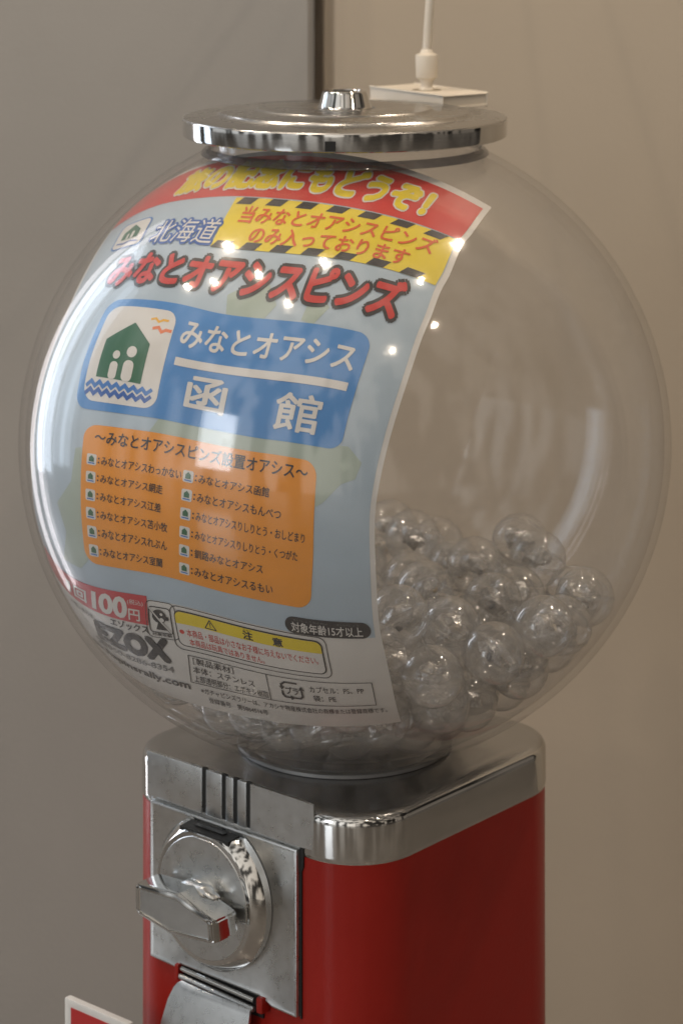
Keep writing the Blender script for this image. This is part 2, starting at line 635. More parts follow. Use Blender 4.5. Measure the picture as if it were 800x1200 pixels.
# lid with stepped rings, polished edge and a lock nut
lp = [(150, 312.5), (187.5, 312), (189.2, 311), (189.6, 309), (189.6, 291.8), (188.6, 290.2), (186, 289.3), (150, 287.8), (147.5, 286), (146, 283.8),
      (140, 283.4), (106, 282.6), (103.5, 281.5), (102, 279.8), (97, 279.5), (60, 279.2), (36, 280.2), (34, 281.5), (0.4, 281.5)]
bm = lathe(lp, 128, cap0=True, cap1=True)
bm.normal_update()
for f in bm.faces:
    c = f.calc_center_median()
    V_ = (H - c.z) / K
    if V_ > 292 or V_ < 0:
        f.material_index = 1
lid = obj('lid', bm, [M['satin'], M['chrome']], gm, angle=28)
bm = lathe([(31.5, 282), (32, 279.5), (30.5, 277.5), (26.5, 262.5), (25, 260.4), (20, 260.0), (18.5, 262.5), (0.4, 262.5)], 48, cap0=True, cap1=True)
obj('lock_nut', bm, M['chrome'], lid, angle=28)
obj('lock_core', lathe([(14, 263), (14, 261), (12, 260.4), (.4, 260.4)], 32, True, True), M['dark'], lid)
bm = bmesh.new()
a_ = R(-98)
box(bm, (0, 0, 0), 1, 1, 1)
for v in bm.verts:
    v.co = W(-16 + v.co.x * 12, 188.6 + v.co.y * 3.0, 304.5 + v.co.z * 11)
obj('rim_dark_reflection', bm, M['dark'], lid, smooth=False)  # black block standing in for a dark reflection on the polished rim

# ------------------------------------------------------------------ white alarm sensor on the lid
ss = thing('alarm_sensor', 'flat white plastic sensor block with a cable on the silver lid', 'sensor',
           W(102, -168, 289.5))
c0, dl, ds = np.array([117., -82.]), np.array([-85., -130.]), np.array([56., -43.])
dl, ds = dl / np.linalg.norm(dl), ds / np.linalg.norm(ds)


def sq(u_, v_, V):
    q = c0 + dl * u_ + ds * v_
    return W(q[0], q[1], V)


bm = bmesh.new()
box(bm, (0, 0, 0), 1, 1, 1)
for v in bm.verts:
    v.co = sq(77 + v.co.x * 154, 35.5 + v.co.y * 71, 281.9 - v.co.z * 15)
bmesh.ops.bevel(bm, geom=list(bm.edges), offset=1.6 * K, segments=3, affect='EDGES')
hs = obj('housing', bm, M['white'], ss)
pc = sq(78, 34, 274.5)


def up(dz, dx=0, dy=0):
    return pc + Vector((dx * K, dy * K, dz * K))


obj('cable_socket', tube([up(-.5), up(.6), up(.7)], [18 * K, 18 * K, 16 * K], 28), mat('socket_ring', (.30, .25, .18), .5), hs)
obj('strain_relief', tube([up(-.5), up(1), up(4), up(9), up(13), up(15), up(16.5), up(42), up(44), up(46), up(49.5), up(50.5)],
                          [10 * K, 10 * K, 7.5 * K, 7.5 * K, 9 * K, 12.5 * K, 13.5 * K, 14 * K, 13.3 * K, 8.5 * K, 7 * K, 6 * K], 28), M['white'], ss)
cb = [up(49 + 26 * k, .2 + 1.4 * k + .13 * k * k, -.8 * k) for k in range(9)]
b0, b1 = cb[-1], Vector((.105, DW + .01, cb[-1].z + .10))
for k in range(1, 13):
    f = k / 12
    cb.append(b0.lerp(b1, f * f * (3 - 2 * f)) + Vector((0, 0, .09 * math.sin(math.pi * f))))
obj('cable', tube(cb, 5.6 * K, 14), M['white'], ss)

# ------------------------------------------------------------------ sign board at lower left
sb = thing('sign_board', 'red sign board in a white frame standing low at the left of the machine', 'sign', (0, 0, 0))


SP0, ST, SOFF = -210., 1298., 60.


def sgn(p, off, V):
    return face_pt(p, SOFF + off, V)


obj('sign_frame', prism([(SP0, ST), (SP0 + 104, ST), (SP0 + 104, 1899), (SP0, 1899)], -8, 0, 2, 2, fn=sgn, inset=9, depth=1.5), M['sign_w'], sb)
obj('sign_face', prism([(SP0 + 9.5, ST + 9.5), (SP0 + 94.5, ST + 9.5), (SP0 + 94.5, 1880), (SP0 + 9.5, 1880)], -6, -1.0, fn=sgn), M['sign_r'], sb, smooth=False)

TU=[(0.5776,1.2172),(0.5776,1.0235),(0.5776,0.8410),(0.5776,0.7047),(0.5776,0.6200),(0.5776,0.0810),(0.5776,-0.1746),(0.5776,-0.3694),(0.5776,-0.6825),
      (0.5776,-0.7114),(0.3033,-0.7114),(0.5800,0.9890),(0.5525,1.1813),(0.5525,-0.3279),(-0.4588,0.9890),(-0.2991,0.9890),(-0.1491,0.9890),(0.0091,0.9890),
      (0.2842,0.9890),(-0.1115,0.7943),(0.5652,0.7943),(-0.4182,0.5806),(-0.0241,0.5806),(0.4173,0.5806),(0.4455,0.5806),(0.4455,0.5530),(0.4455,0.3478),
      (0.4455,0.2309),(0.2147,0.2309),(-0.2127,0.2309),(-0.4182,0.2309),(-0.4182,0.3500),(-0.4182,0.4259),(-0.1101,0.4271),(-0.1101,0.4039),(0.4210,0.4271),
      (0.4210,0.4039),(-0.3930,0.5311),(-0.1411,0.5311),(-0.1411,0.2572),(-0.3930,0.2572),(-0.3632,0.1901),(-0.3632,0.0776),(-0.3632,-0.1067),
      (-0.3632,-0.2389),(-0.3033,0.1901),(0.2514,0.1901),(0.3819,0.1901),(0.3819,0.1134),(0.3819,-0.0836),(0.3819,-0.2389),(0.0974,-0.2389),
      (-0.0963,-0.2389),(-0.1461,-0.3106),(-0.4391,-0.3106),(-0.1461,-0.4077),(-0.0411,-0.4968),(0.5226,-0.4968),(0.5226,-0.5953),(-0.0411,-0.5953),
      (-0.0506,-0.3413),(0.4081,-0.3413)]
TW=[(-0.21288,0.60748),(0.88903,-1.27469),(0.88223,-0.92027),(0.39667,-0.29820),(-0.23287,-0.01419),(-0.25837,-0.02764),(0.02031,-0.02049),
      (0.20150,-0.16934),(-0.20981,-2.10472),(0.07440,1.48989),(0.03445,-0.04877),(-1.09846,1.70648),(0.15402,-0.61506),(-0.24189,0.22992),
      (-0.12957,0.16862),(0.07375,-0.18615),(-0.02548,0.08623),(0.03503,-0.04432),(-0.02686,-0.04223),(0.02373,-0.14931),(-0.84659,0.81409),
      (0.86099,-0.53638),(0.05093,-0.21580),(-0.38020,0.12578),(-0.02609,0.81898),(0.53040,-0.99486),(-0.02659,-0.48257),(0.05494,0.31789),
      (-0.05796,-0.32287),(-0.01272,-0.21271),(0.10429,0.01692),(-0.66334,0.21612),(0.13946,0.08793),(0.08502,-0.26323),(0.02680,-0.16070),
      (-0.03925,0.28739),(0.04583,0.21957),(-0.67456,0.53531),(-0.16066,0.44108),(0.00326,0.30363),(0.61475,0.04719),(-0.87268,-0.65464),(-0.01530,0.21360),
      (-0.20021,0.04909),(1.11520,0.61692),(0.59028,0.19124),(-0.03690,0.35414),(-0.12754,0.05945),(0.19736,-0.26676),(0.26380,0.08888),(-0.14413,0.00699),
      (-0.14940,-0.16933),(-0.15778,0.03734),(0.24060,0.12081),(-0.81486,-0.80087),(-0.33896,-0.22449),(0.67599,0.46058),(0.11167,-0.01798),
      (0.02158,0.64598),(-0.24566,0.01909),(-0.09991,0.03115),(0.00919,-0.17715),(0.03891,-0.04238),(1.03419,0.06004),(0.03751,1.19643)]
CAPS = [(93.8,239.9,-204.0),(161.8,217.9,-186.1),(217.2,182.2,-168.1),(58.2,217.7,-146.1),(137.4,120.5,-270.3),(116.4,168.6,-172.9),
      (169.2,64.2,-176.6),(213.5,-125.1,-157.8),(91.6,52.4,-165.9),(82.5,-139.7,-157.2),(229.9,-51.0,-158.4),(268.6,-3.3,-188.3),(274.7,62.5,-170.9),
      (154.2,-40.4,-163.3),(56.7,-202.9,-161.0),(243.4,121.5,-185.3),(133.3,-102.2,-183.3),(78.8,-61.3,-187.4),(-144.2,-115.0,-212.0),(-30.5,-48.7,-319.1),
      (225.6,-57.0,-230.8),(-136.1,206.7,-215.6),(110.4,-46.5,-302.1),(57.3,-114.0,-233.1),(-177.9,-63.5,-182.4),(-128.8,114.2,-276.9),(-31.0,66.8,-315.9),
      (-42.3,-62.1,-200.1),(181.4,-114.9,-246.9),(-73.3,68.0,-240.8),(27.4,125.7,-228.5),(-179.6,81.3,-181.7),(-126.5,-113.0,-278.4),(57.1,182.3,-204.5),
      (-97.8,59.7,-304.0),(191.4,-169.2,-206.6),(-30.2,178.4,-271.5),(-6.1,71.2,-252.4),(62.2,71.2,-250.3),(42.4,-161.8,-279.7),(117.5,-239.3,-192.7),
      (-37.1,12.2,-267.5),(-127.9,6.2,-181.1),(-30.2,79.9,-189.0),(39.8,-49.8,-317.9),(-45.7,-191.1,-217.5),(-230.7,-17.2,-232.1),(-78.3,-112.0,-230.0),
      (30.5,11.1,-257.2),(19.1,-23.3,-196.2),(20.5,-163.0,-203.0),(-205.5,-145.0,-211.1),(11.4,-214.9,-246.4),(-141.0,61.3,-234.4),(-62.5,223.6,-231.3),
      (-196.3,165.1,-205.3),(-100.7,5.5,-243.7),(5.6,9.3,-320.8),(94.7,121.1,-217.0),(-135.3,-46.7,-292.3),(-60.7,-112.0,-299.1),(-97.2,172.3,-260.0),
      (79.1,-208.3,-239.9),(27.6,44.5,-197.7),(75.1,-104.9,-298.5),(-195.6,14.9,-183.1),(73.7,9.5,-315.7),(-253.6,44.4,-204.2),(147.9,9.3,-289.8),
      (-239.4,110.8,-196.3),(200.7,4.3,-185.9),(-92.3,-170.1,-263.1),(109.6,65.1,-299.1),(104.4,178.0,-253.6),(-25.4,-255.2,-205.4),(-99.2,-161.1,-187.4),
      (4.8,126.2,-299.6),(-72.6,-53.8,-265.3),(-103.0,-227.9,-212.7),(-5.3,-47.1,-255.6),(-133.9,138.5,-213.3),(38.1,179.2,-270.1),(205.8,4.1,-254.0),
      (72.7,124.4,-291.8),(171.7,-52.3,-272.4),(62.9,-48.9,-253.1),(-63.2,123.1,-294.4),(5.6,228.0,-235.2),(-150.9,19.7,-287.9),(-10.2,174.5,-195.7),
      (-272.6,-34.9,-181.2),(-25.8,-167.5,-278.5),(-10.7,-113.3,-239.7),(110.5,-153.5,-266.1),(123.6,53.5,-226.2),(-235.7,-83.8,-212.6),(-84.1,-6.6,-313.3),
      (178.0,65.7,-265.7),(-103.7,85.6,-182.3),(-37.0,-134.0,-180.2),(-162.6,-21.9,-234.4),(118.6,-88.1,-248.5),(-110.0,-55.9,-206.8),(-53.1,131.8,-227.2),
      (-183.9,-82.7,-257.2),(146.0,-11.0,-224.5),(194.5,123.4,-233.0),(42.9,-255.9,-201.7),(80.4,2.7,-211.4),(7.1,-108.6,-306.0),(-47.8,6.0,-200.4),
      (-188.6,109.4,-244.1),(231.9,59.7,-224.1),(-204.4,42.8,-251.6),(-150.1,-181.0,-228.4),(123.3,-171.8,-201.5),(17.2,-90.3,-181.8),(38.7,68.8,-314.7)]

# ------------------------------------------------------------------ the printed sheet inside the globe
PS, RO = 0.45989, 0.06383
F3 = np.array([-math.sin(PS), math.cos(PS), 0])
A0 = np.array([math.cos(PS), math.sin(PS), 0])
Z0 = np.array([0, 0, 1.])
A3 = A0 * math.cos(RO) - Z0 * math.sin(RO)
Z3 = Z0 * math.cos(RO) + A0 * math.sin(RO)
TU = np.array(TU)
TW = np.array(TW)


def on_globe(uv, h):
    """flat sheet coordinates (drawing units) -> points on the globe's inner wall; h lifts a print layer outward"""
    q = np.asarray(uv, float) / 371.
    r2 = ((q[:, None] - TU[None]) ** 2).sum(2)
    kk = np.where(r2 > 1e-12, r2 * np.log(r2 + 1e-300) * .5, 0)
    st = kk @ TW[:-3] + np.c_[np.ones(len(q)), q] @ TW[-3:]
    s, t = np.clip(st[:, 0], -.97, .97), st[:, 1]
    c = np.sqrt(1 - s * s)
    P = (368.6 + h) * (s[:, None] * A3 + c[:, None] * (np.cos(t)[:, None] * F3 + np.sin(t)[:, None] * Z3))
    P[:, 2] *= KZ
    return np.c_[P[:, 0] * K, -P[:, 1] * K, H - (VG - P[:, 2]) * K]


sheet_root = None


class Flat:
    """one printed part: flat polygons in sheet coordinates, cut into a grid and laid on the globe wall"""
    def __init__(s, name):
        s.name, s.items = name, []

    def poly(s, pts, col, h):
        bm = bmesh.new()
        bm.faces.new([bm.verts.new((p[0], p[1], 0)) for p in pts])
        s._cut(bm, col, h)
        return s

    def mesh(s, bm, col, h):
        s._cut(bm, col, h)
        return s

    def _cut(s, bm, col, h, step=9.):
        bmesh.ops.triangulate(bm, faces=[f for f in bm.faces if len(f.verts) > 4])
        xs = [v.co.x for v in bm.verts]
        ys = [v.co.y for v in bm.verts]
        for ax, lo, hi in ((0, min(xs), max(xs)), (1, min(ys), max(ys))):
            k = math.floor(lo / step) + 1
            while k * step < hi:
                co = [0, 0, 0]
                no = [0, 0, 0]
                co[ax], no[ax] = k * step, 1
                bmesh.ops.bisect_plane(bm, geom=bm.verts[:] + bm.edges[:] + bm.faces[:], plane_co=co, plane_no=no)
                k += 1
        bm.verts.index_update()
        P = on_globe([(v.co.x, v.co.y) for v in bm.verts], h)
        s.items.append((P, [[v.index for v in f.verts] for f in bm.faces], col))
        bm.free()

    def build(s, parent):
        vs, fs, mi, cols, n = [], [], [], [], 0
        ctr = np.array([0, 0, H - VG * K])
        for P, F_, c in s.items:
            if c not in cols:
                cols.append(c)
            vs.append(P)
            for f in F_:
                # face outward
                q_ = P[f] - P[f[0]]
                nn = np.cross(q_[1:-1], q_[2:]).sum(0)
                g = f if nn @ (P[f[0]] - ctr) > 0 else f[::-1]
                fs.append([i + n for i in g])
                mi.append(cols.index(c))
            n += len(P)
        me = bpy.data.meshes.new(s.name)
        off = np.zeros(3)
        q = parent
        while q:
            off += np.array(q.location)
            q = q.parent
        me.from_pydata((np.vstack(vs) - off).tolist(), [], fs)
        for c in cols:
            me.materials.append(ink(INK[c]))
        me.polygons.foreach_set('material_index', mi)
        me.polygons.foreach_set('use_smooth', [True] * len(fs))
        nrm = (np.vstack(vs) - ctr) * np.array([1, 1, 1 / KZ ** 2])
        nrm /= np.linalg.norm(nrm, axis=1)[:, None]
        me.normals_split_custom_set_from_vertices(nrm.tolist())
        o = bpy.data.objects.new(s.name, me)
        C.objects.link(o)
        o.parent = parent
        return o

    # shapes
    def rect(s, u0, u1, v0, v1, col, h, r=0., n=6):
        return s.poly(rrect(u0, u1, v0, v1, r, n), col, h)

    def line(s, pts, wd, col, h, closed=True):
        n = len(pts)
        rng = range(n if closed else n - 1)
        for i in rng:
            a, b = np.array(pts[i], float), np.array(pts[(i + 1) % n], float)
            d = b - a
            ln = np.linalg.norm(d)
            if ln < 1e-6:
                continue
            d /= ln
            q = np.array([-d[1], d[0]]) * wd / 2
            e_ = d * wd * .35
            s.poly([a - e_ + q, a - e_ - q, b + e_ - q, b + e_ + q], col, h + .006 * (i % 2))
        return s

    def disc(s, u, v, r, col, h, n=20):
        return s.poly([(u + r * math.cos(2 * math.pi * k / n), v + r * math.sin(2 * math.pi * k / n)) for k in range(n)], col, h)

    def text(s, body, u0, u1, v0, v1, col, h, bold=.012, outline=None, shear=0.):
        me = glyphs(body, 0., shear)
        xs = [v.co.x for v in me.vertices]
        ys = [v.co.y for v in me.vertices]
        x0, x1, y0, y1 = min(xs), max(xs), min(ys), max(ys)

        def put(c, r, hh, n):
            # a stroke fattened by r: the same letters laid again, shifted round a circle
            sh = [(0, 0)]
            if r > 0:
                sh += [(r * math.cos(2 * math.pi * k / n), r * math.sin(2 * math.pi * k / n)) for k in range(n)]
            if r > .05:
                sh += [(r * .5 * math.cos(2 * math.pi * k / 6), r * .5 * math.sin(2 * math.pi * k / 6)) for k in range(6)]
            for i, (dx, dy) in enumerate(sh):
                bm = bmesh.new()
                bm.from_mesh(me)
                for v in bm.verts:
                    v.co = ((v.co.x + dx - x0) / (x1 - x0) * (u1 - u0) + u0, (v.co.y + dy - y0) / (y1 - y0) * (v1 - v0) + v0, 0)
                s._cut(bm, c, hh + .005 * i)
        if outline:
            for oc, od, dh in outline:
                put(oc, od, h - dh, 12)
        put(col, bold, h, 8 if bold > .025 else 5)
        bpy.data.meshes.remove(me)
        return s


def rrect(u0, u1, v0, v1, r=0., n=6):
    if r <= 0:
        return [(u0, v0), (u1, v0), (u1, v1), (u0, v1)]
    out = []
    for cx, cy_, a in ((u1 - r, v1 - r, 0), (u0 + r, v1 - r, 90), (u0 + r, v0 + r, 180), (u1 - r, v0 + r, 270)):
        for k in range(n + 1):
            an = R(a + 90 * k / n)
            out.append((cx + r * math.cos(an), cy_ + r * math.sin(an)))
    return out


def glyphs(body, offset, shear):
    cu = bpy.data.curves.new('glyphs', 'FONT')
    cu.body = body
    cu.resolution_u = 3
    cu.offset = offset
    cu.shear = shear
    o = bpy.data.objects.new('glyphs', cu)
    C.objects.link(o)
    bpy.context.view_layer.update()
    dg = bpy.context.evaluated_depsgraph_get()
    me = bpy.data.meshes.new_from_object(o.evaluated_get(dg))
    bpy.data.objects.remove(o)
    bpy.data.curves.remove(cu)
    return me


root = thing('printed_sheet', 'large glossy printed notice sheet curved against the inside of the clear globe', 'notice', W(-150, 320, 700))
f = Flat('paper')
f.rect(-232, 213.5, -259, 453, 'white', 0)
paper = f.build(root)
f = Flat('sky_background')
f.rect(-228, 207.5, -119.5, 441, 'sky', .25)
for pts in [[(-60, 66), (-40, 98), (20, 100), (60, 92), (120, 98), (150, 90), (172, 92), (190, 78), (186, 60), (170, 52), (150, 30), (120, 10), (60, 30), (0, 20), (-50, 40)],
            [(-166, -96), (-142, -98), (-120, -70), (-118, 10), (-130, 44), (-146, 40), (-150, 0), (-172, -30), (-160, -60)],
            [(4, 204), (40, 206), (54, 232), (36, 258), (12, 252), (-6, 238)],
            [(86, 218), (100, 214), (112, 236), (98, 250), (88, 240)],
            [(-208, 120), (-196, 140), (-190, 190), (-204, 210), (-214, 170)]]:
    f.poly(pts, 'map', .5)
f.build(root)
f = Flat('red_banner')
f.rect(-228, 207.5, 366.5, 441, 'red', .5)
f.text('旅の記念にもどうぞ！', -141, 160, 380, 427, 'yellow', 1.35, .055, [('white', .10, .3)], 0)
f.build(root)
f = Flat('region_name')
f.rect(-198, -152, 298, 345, 'sea', .7, 8)
f.rect(-196, -154, 300, 343, 'white', .95, 7)
f.poly([(-187, 313), (-187, 326), (-175, 337), (-163, 326), (-163, 313)], 'green', 1.2)
f.rect(-180, -177, 313, 322, 'white', 1.4, 1.4).rect(-174, -170, 313, 325, 'white', 1.4, 1.8)
f.line([(-190, 308), (-180, 306), (-170, 308), (-160, 306)], 2.2, 'navyblue', 1.3, False)
f.text('北海道', -139, -52, 298, 332, 'white', 1.5, .0, [('navyblue', .085, .35)], .12)
f.build(root)
f = Flat('hazard_panel')
f.rect(-52, 206.5, 294.5, 364.5, 'yellow', .8)
for k in range(7):
    u = -44 + 36.6 * k
    f.poly([(u - 4, 354.5), (u + 15, 354.5), (u + 21, 364.5), (u + 2, 364.5)], 'black', 1.1)
    f.poly([(u - 8, 294.5), (u + 11, 294.5), (u + 17, 304), (u - 2, 304)] if u > -44 else [(-52, 294.5), (-30, 294.5), (-25, 304), (-46, 304)], 'black', 1.1)
f.text('当みなとオアシスピンズ', -33, 190, 329, 352, 'dkorange', 1.4, .022)
f.text('のみ入っております', -10, 170, 303.5, 325, 'dkorange', 1.4, .022)
f.build(root)
f = Flat('title_text')
f.text('みなとオアシスピンズ', -175, 181, 239, 283, 'red', 1.4, .045, [('black', .14, .5)], 0)
f.build(root)
f = Flat('blue_panel')
f.rect(-155.5, 164.5, 86, 215.5, 'blue', .8, 15, 8)
f.rect(-146.5, -53.5, 95, 205, 'white', 1.05, 15, 8)
f.rect(-42, 155, 149.5, 158.5, 'white', 1.3)
f.text('みなとオアシス', -42, 154, 171, 200, 'white', 1.3, .022)
f.text('函', -20, 26, 104, 141, 'white', 1.3, .024)
f.text('館', 85, 134, 98, 138, 'white', 1.3, .018)
# emblem: green house with two figures, waves, two gulls
f.poly([(-133, 120), (-133, 162), (-103, 185), (-76, 164), (-76, 120)], 'green', 1.3)
f.disc(-113, 146, 4.6, 'white', 1.55).rect(-118, -108, 119.5, 138.5, 'white', 1.55, 4.5)
f.disc(-95, 152, 6.2, 'white', 1.55).rect(-101.5, -88.5, 119.5, 142.5, 'white', 1.55, 6)
for v, c in ((113, 'sea'), (105, 'navyblue')):
    pts = [(-143 + 5.4 * k, v + (2.4 if k % 2 else -2.4)) for k in range(16)]
    f.line(pts, 4.2, c, 1.3, False)
f.line([(-84, 192), (-79, 193.5), (-74, 190), (-69, 193), (-63, 193)], 2.6, 'amber', 1.3, False)
f.line([(-78, 182), (-72, 184), (-67, 179.5), (-62, 182.5), (-56, 182.5)], 3.4, 'coral', 1.3, False)
f.build(root)
f = Flat('orange_panel')
f.rect(-136, 141, -88, 70.5, 'orange', .8, 16, 8)
f.text('～みなとオアシスピンズ設置オアシス～', -121, 131, 49.5, 65, 'black', 1.3, .016)
left = ['わっかない', '網走', '江差', '苫小牧', 'れぶん', '室蘭']
lend = [-12, -33, -34, -25, -25, -31]
right = ['みなとオアシス函館', 'みなとオアシスもんべつ', 'みなとオアシスりしりとう・おしどまり', 'みなとオアシスりしりとう・くつがた', '釧路みなとオアシス', 'みなとオアシスるもい']
rend = [90, 104, 131, 124, 87, 98]
for k in range(6):
    v = 30 - 20.6 * k
    for u0, ue, body in ((-129, lend[k], 'みなとオアシス' + left[k]), (-10, rend[k], right[k])):
        f.rect(u0, u0 + 12.5, v - 6.5, v + 6.5, 'white', 1.05, 2, 3)
        f.poly([(u0 + 3, v - 2.5), (u0 + 3, v + 2), (u0 + 6.3, v + 5), (u0 + 9.5, v + 2), (u0 + 9.5, v - 2.5)], 'green', 1.3)
        f.rect(u0 + 2, u0 + 10.5, v - 5, v - 3.6, 'sea', 1.3)
        f.disc(u0 + 15.6, v + 2.4, 1.1, 'black', 1.3, 8).disc(u0 + 15.6, v - 2.4, 1.1, 'black', 1.3, 8)
        f.text(body, u0 + 19, ue, v - 4.8, v + 5.2, 'black', 1.3, .011)
f.build(root)
f = Flat('price_tag')
f.rect(-208, -55, -151.5, -115.5, 'price', .8)
f.text('1', -165, -159, -143, -125, 'white', 1.1, .01).text('回', -153, -136, -144, -126, 'white', 1.1, .03)
f.text('1', -128, -122, -147, -122, 'white', 1.1, .0).text('00', -117, -82, -147, -122, 'white', 1.1, .04)
f.text('円', -79, -65, -148, -134, 'white', 1.1, .02).text('(税込)', -80, -60, -129, -122, 'white', 1.1, .0)
f.build(root)
f = Flat('maker_text')
f.text('エゾックス', -105, -56, -163, -152.5, 'black', .8, .025)
f.text('EZOX', -128, -37, -198, -169, 'black', .8, .07)
f.text('お問い合わせ', -165, -130, -168, -159, 'black', .8, .006)
f.text('☎050-8286-8354', -136, -34, -215, -203, 'grey', .8, .02)
f.text('gachapinsrally.com', -150, -17.5, -236, -222, 'black', .8, .03)
f.build(root)
f = Flat('age_symbol')
f.line(rrect(-57, -21, -166, -120, 7, 5), .9, 'black', .8)
f.line(rrect(-53.5, -27, -159, -127, 4, 4), 1.3, 'black', .8)
f.disc(-41, -138, 8.5, 'black', .8).disc(-38, -135, 1.7, 'white', 1.1).disc(-38, -142, 2.6, 'white', 1.1).disc(-32, -139.5, 2.6, 'black', 1.1)
f.poly([(-46, -155), (-43, -146), (-37, -145), (-33, -155)], 'black', .9)
f.line([(-52, -129), (-29, -157)], 2.0, 'white', 1.2, False).line([(-52.6, -129.8), (-29.6, -157.8)], .8, 'black', 1.35, False)
f.text('対象年齢', -52, -29, -163.5, -160, 'black', .8, .02)
f.build(root)
f = Flat('caution_box')
f.line(rrect(-27, 153, -177, -121, 9, 5), .9, 'black', .8)
f.rect(-22.5, 148.5, -172, -125.5, 'black', .8, 8)
f.rect(-21, 147, -170.5, -127, 'white', 1.05, 7)
hp = [p for p in rrect(-21, 147, -170.5, -127, 7) if p[1] > -142] + [(-21, -142), (147, -142)]
hp = sorted(hp, key=lambda p: math.atan2(p[1] + 135, p[0] - 63))
f.poly(hp, 'yellow', 1.3)
f.line([(14, -140), (27, -140), (20.5, -129)], 1.2, 'black', 1.5)
f.rect(20, 21, -136.5, -132, 'black', 1.5).rect(20, 21, -138.5, -137.4, 'black', 1.5)
f.text('注', 59, 70, -140.5, -130, 'black', 1.5, .03).text('意', 93, 104, -140.5, -130, 'black', 1.5, .03)
f.text('ちゅう', 60, 69, -129.7, -127.6, 'black', 1.5, .0)
f.disc(-16, -152.5, 2.8, 'cred', 1.3, 14)
f.text('本商品・部品は小さなお子様に与えないでください。', -10.5, 141, -157.5, -147.5, 'cred', 1.3, .007)
f.text('本商品は玩具ではありません。', -9.5, 79, -169, -160, 'cred', 1.3, .007)
f.build(root)
f = Flat('age_label')
f.rect(110, 204, -120, -99.5, 'black', 1.0, 10.2, 8)
f.text('対象年齢15才以上', 117, 195, -117.5, -105.5, 'white', 1.3, .012)
f.text('たいしょうねんれい　　さいいじょう', 120, 192, -104.3, -102, 'grey', 1.3, .0)
f.build(root)
f = Flat('material_table')
f.line([(-15, -221), (193, -221), (193, -184), (-15, -184)], .9, 'black', .8).line([(77, -221), (77, -184)], .9, 'black', .95, False)
f.text('［製品素材］', -10, 38, -195, -186, 'black', .8, .005)
f.text('本体：ステンレス', -11, 61, -207, -197.5, 'black', .8, .005)
f.text('上部透明部分：エポキシ樹脂', -10.5, 75, -219, -209.5, 'black', .8, .006)
f.text('カプセル：PS、PP', 124, 183, -201, -191.5, 'black', .8, .006)
f.text('袋：PE', 126, 151, -214.5, -205, 'black', .8, .006)
f.text('プラ', 96.5, 110.5, -207.5, -197, 'black', .8, .02)
f.line([(92.5, -204), (92.5, -209), (95, -212.5), (101, -212.5)], 2.4, 'black', .8, False)
f.line([(106, -212.5), (112, -212.5), (114.5, -209), (114.5, -200)], 2.4, 'black', .8, False)
f.line([(110, -190.5), (97, -190.5), (92.5, -194), (92.5, -197)], 2.4, 'black', .8, False)
f.poly([(101, -209), (106.5, -212.5), (101, -216)], 'black', .9)
f.poly([(111, -200), (114.5, -194), (118, -200)], 'black', .9)
f.poly([(89.5, -197), (92.5, -202), (96, -197)], 'black', .9)
f.build(root)
f = Flat('trademark_text')
f.text('※ガチャピンズラリーは、アカシヤ物産株式会社の商標または登録商標です。', -5, 203, -234.5, -226, 'black', .8, .006)
f.text('登録番号　第5864516号', 2, 69, -247.5, -239, 'black', .8, .006)
f.build(root)

# ------------------------------------------------------------------ capsules
RC = 34.


def hemi(sgn):
    bm = bmesh.new()
    rings = []
    n, m = 28, 9
    lip = [(1.015, -2.2 * sgn), (1.015, 2.2 * sgn)] if sgn < 0 else []
    prof = [(RC * 1.012, -2.4), (RC * 1.012, 1.6), (RC * .985, 1.6)] if sgn < 0 else [(RC * .985, 1.0)]
    for k in range(1, m + 1):
        a = math.pi / 2 * k / m
        prof.append((RC * .99 * math.cos(a) if k < m else .3, sgn * RC * .99 * math.sin(a)))
    for r, z in prof:
        rings.append([bm.verts.new((r * K * math.cos(2 * math.pi * i / n), r * K * math.sin(2 * math.pi * i / n), z * K)) for i in range(n)])
    for a, b in zip(rings, rings[1:]):
        for i in range(n):
            bm.faces.new((a[i], a[(i + 1) % n], b[(i + 1) % n], b[i]))
    bmesh.ops.recalc_face_normals(bm, faces=bm.faces)
    return bm


def crumple(seed):
    rg = random.Random(seed)
    bm = bmesh.new()
    bmesh.ops.create_icosphere(bm, subdivisions=2, radius=1)
    dirs = [Vector((rg.gauss(0, 1), rg.gauss(0, 1), rg.gauss(0, 1))).normalized() for _ in range(16)]
    for v in bm.verts:
        d = v.co.normalized()
        h = 1.0
        for q in dirs:
            h -= .16 * max(0, 1 - abs(d.dot(q)) * 5)
        h += rg.uniform(-.09, .09)
        v.co = Vector((d.x * 25 * h, d.y * 22 * h, d.z * 15 * h + 1)) * K
    return bm


def cap_mesh(name, bm, m):
    me = bpy.data.meshes.new(name)
    bm.normal_update()
    bm.to_mesh(me)
    bm.free()
    me.materials.append(m)
    for p in me.polygons:
        p.use_smooth = name != 'plastic_bag'
    return me


def badge_bm(r=8, th=2.2):
    bm = bmesh.new()
    bmesh.ops.create_cone(bm, cap_ends=True, segments=24, radius1=r * K, radius2=r * .9 * K, depth=th * K)
    return bm


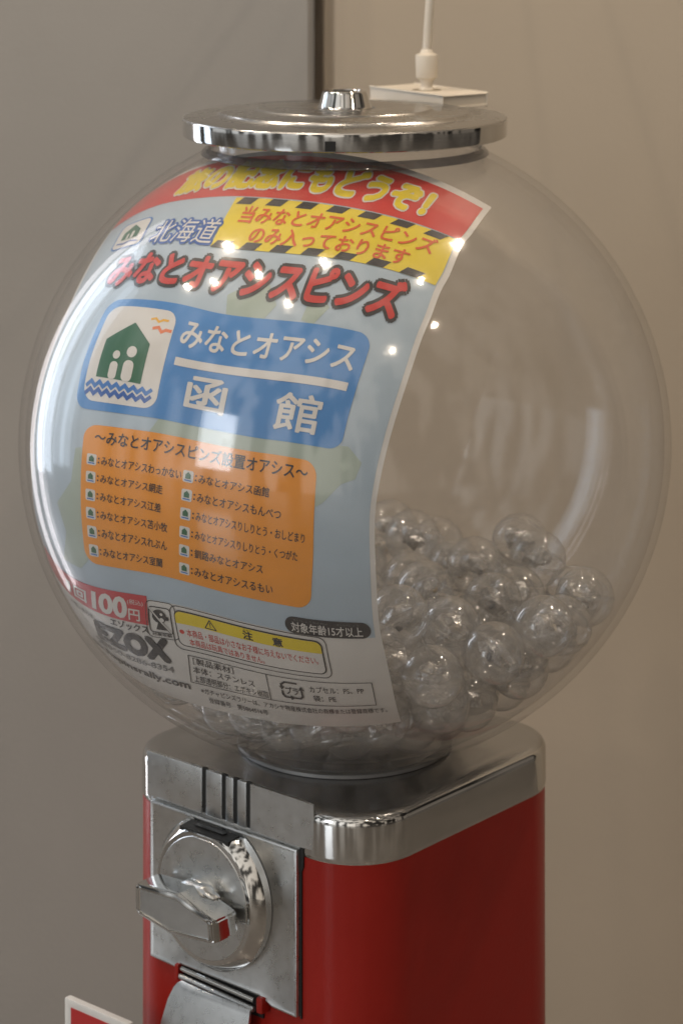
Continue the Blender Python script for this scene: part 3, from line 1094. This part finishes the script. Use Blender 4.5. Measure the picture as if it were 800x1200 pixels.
up_me, lo_me = cap_mesh('upper_shell', hemi(1), M['cap']), cap_mesh('lower_shell', hemi(-1), M['cap'])
lo_me.materials.append(M['caprim'])
for p in lo_me.polygons:                     # the overlapping lip of the lower half
    if abs(p.center.z) < 2.2 * K:
        p.material_index = 1
bags = [cap_mesh('plastic_bag', crumple(s_), M['bag']) for s_ in range(5)]
bd = badge_bm()
badges = [cap_mesh('pin_badge', bd, M['badge']), cap_mesh('pin_badge', badge_bm(8, 3), M['brass'])]
bm = bmesh.new()
box(bm, (0, 0, 0), 26 * K, 18 * K, .8 * K)
for v in bm.verts:
    v.co.z += 9 * K * (v.co.x / (13 * K)) ** 2 * .4
card_me = cap_mesh('backing_card', bm, M['card'])
LAB = {
    0: 'clear capsule against the globe right of the lower corner of the printed sheet',
    1: 'large front clear capsule on the globe wall midway between sheet and rim',
    2: 'clear capsule at the right front of the heap, nearest the globe rim',
    3: 'clear capsule cut off by the sheet edge beside the dark age label',
    4: 'lowest front clear capsule tucked under the two pressed on the globe wall',
    5: 'second row clear capsule just above the front one at the sheet corner',
    6: 'clear capsule in mid heap directly behind the large front capsule',
    7: 'topmost clear capsule standing alone at the right back of the heap',
    8: 'clear capsule near the sheet edge, just below the back row',
    9: 'clear capsule in the back row just right of the sheet edge',
    10: 'clear capsule just below and right of the topmost one',
    11: 'clear capsule behind the right front one on the upper right slope',
    12: 'rightmost clear capsule of the heap, against the far globe wall',
    13: 'clear capsule in the centre of the back half, left of the topmost',
    14: 'clear capsule in the back row half hidden by the sheet edge',
    15: 'clear capsule squeezed between the right front capsule and the globe rim',
    16: 'third row clear capsule between heap centre and sheet edge',
}
rg = random.Random(11)


def rnd_rot():
    return (rg.uniform(-.7, .7), rg.uniform(-.7, .7), rg.uniform(0, 6.28))


protos = []


def child(name, me, parent):
    o = bpy.data.objects.new(name, me)
    C.objects.link(o)
    o.parent = parent
    return o


first = thing('toy_capsule', LAB[0], 'capsule', (0, 0, 0), 'clear capsules heaped in the globe')
c1 = child('upper_shell', up_me, first)
c2 = child('lower_shell', lo_me, first)
c3 = child('plastic_bag', bags[0], first)
c4 = child('pin_badge', badges[0], c3)
c4.location = (2 * K, 3 * K, 1 * K)
c5 = child('backing_card', card_me, c3)
c5.location = (0, 0, -4 * K)
for i, (x, t, z) in enumerate(CAPS):
    if i == 0:
        o = first
        parts = [c1, c2, c3, c4, c5]
    else:
        o = first.copy()
        C.objects.link(o)
        parts = []
        for src in (c1, c2, c3):
            q = src.copy()
            C.objects.link(q)
            q.parent = o
            parts.append(q)
        for src in (c4, c5):
            q = src.copy()
            C.objects.link(q)
            q.parent = parts[2]
            parts.append(q)
        o['label'] = LAB.get(i, 'clear ball capsule buried lower in the heap or behind the printed sheet')
    o.location = W(x, t, VG - z)
    o.rotation_euler = rnd_rot()
    parts[2].data = bags[i % 5]
    parts[2].rotation_euler = (rg.uniform(-.5, .5), rg.uniform(-.5, .5), rg.uniform(0, 6.28))
    parts[3].data = badges[0 if rg.random() < .5 else 1]
    parts[3].rotation_euler = (rg.uniform(0, 3), rg.uniform(0, 3), 0)
    parts[3].location = (rg.uniform(-8, 8) * K, rg.uniform(-8, 8) * K, rg.uniform(-6, 4) * K)
    parts[4].rotation_euler = (rg.uniform(-.6, .6), rg.uniform(-.6, .6), rg.uniform(0, 6))
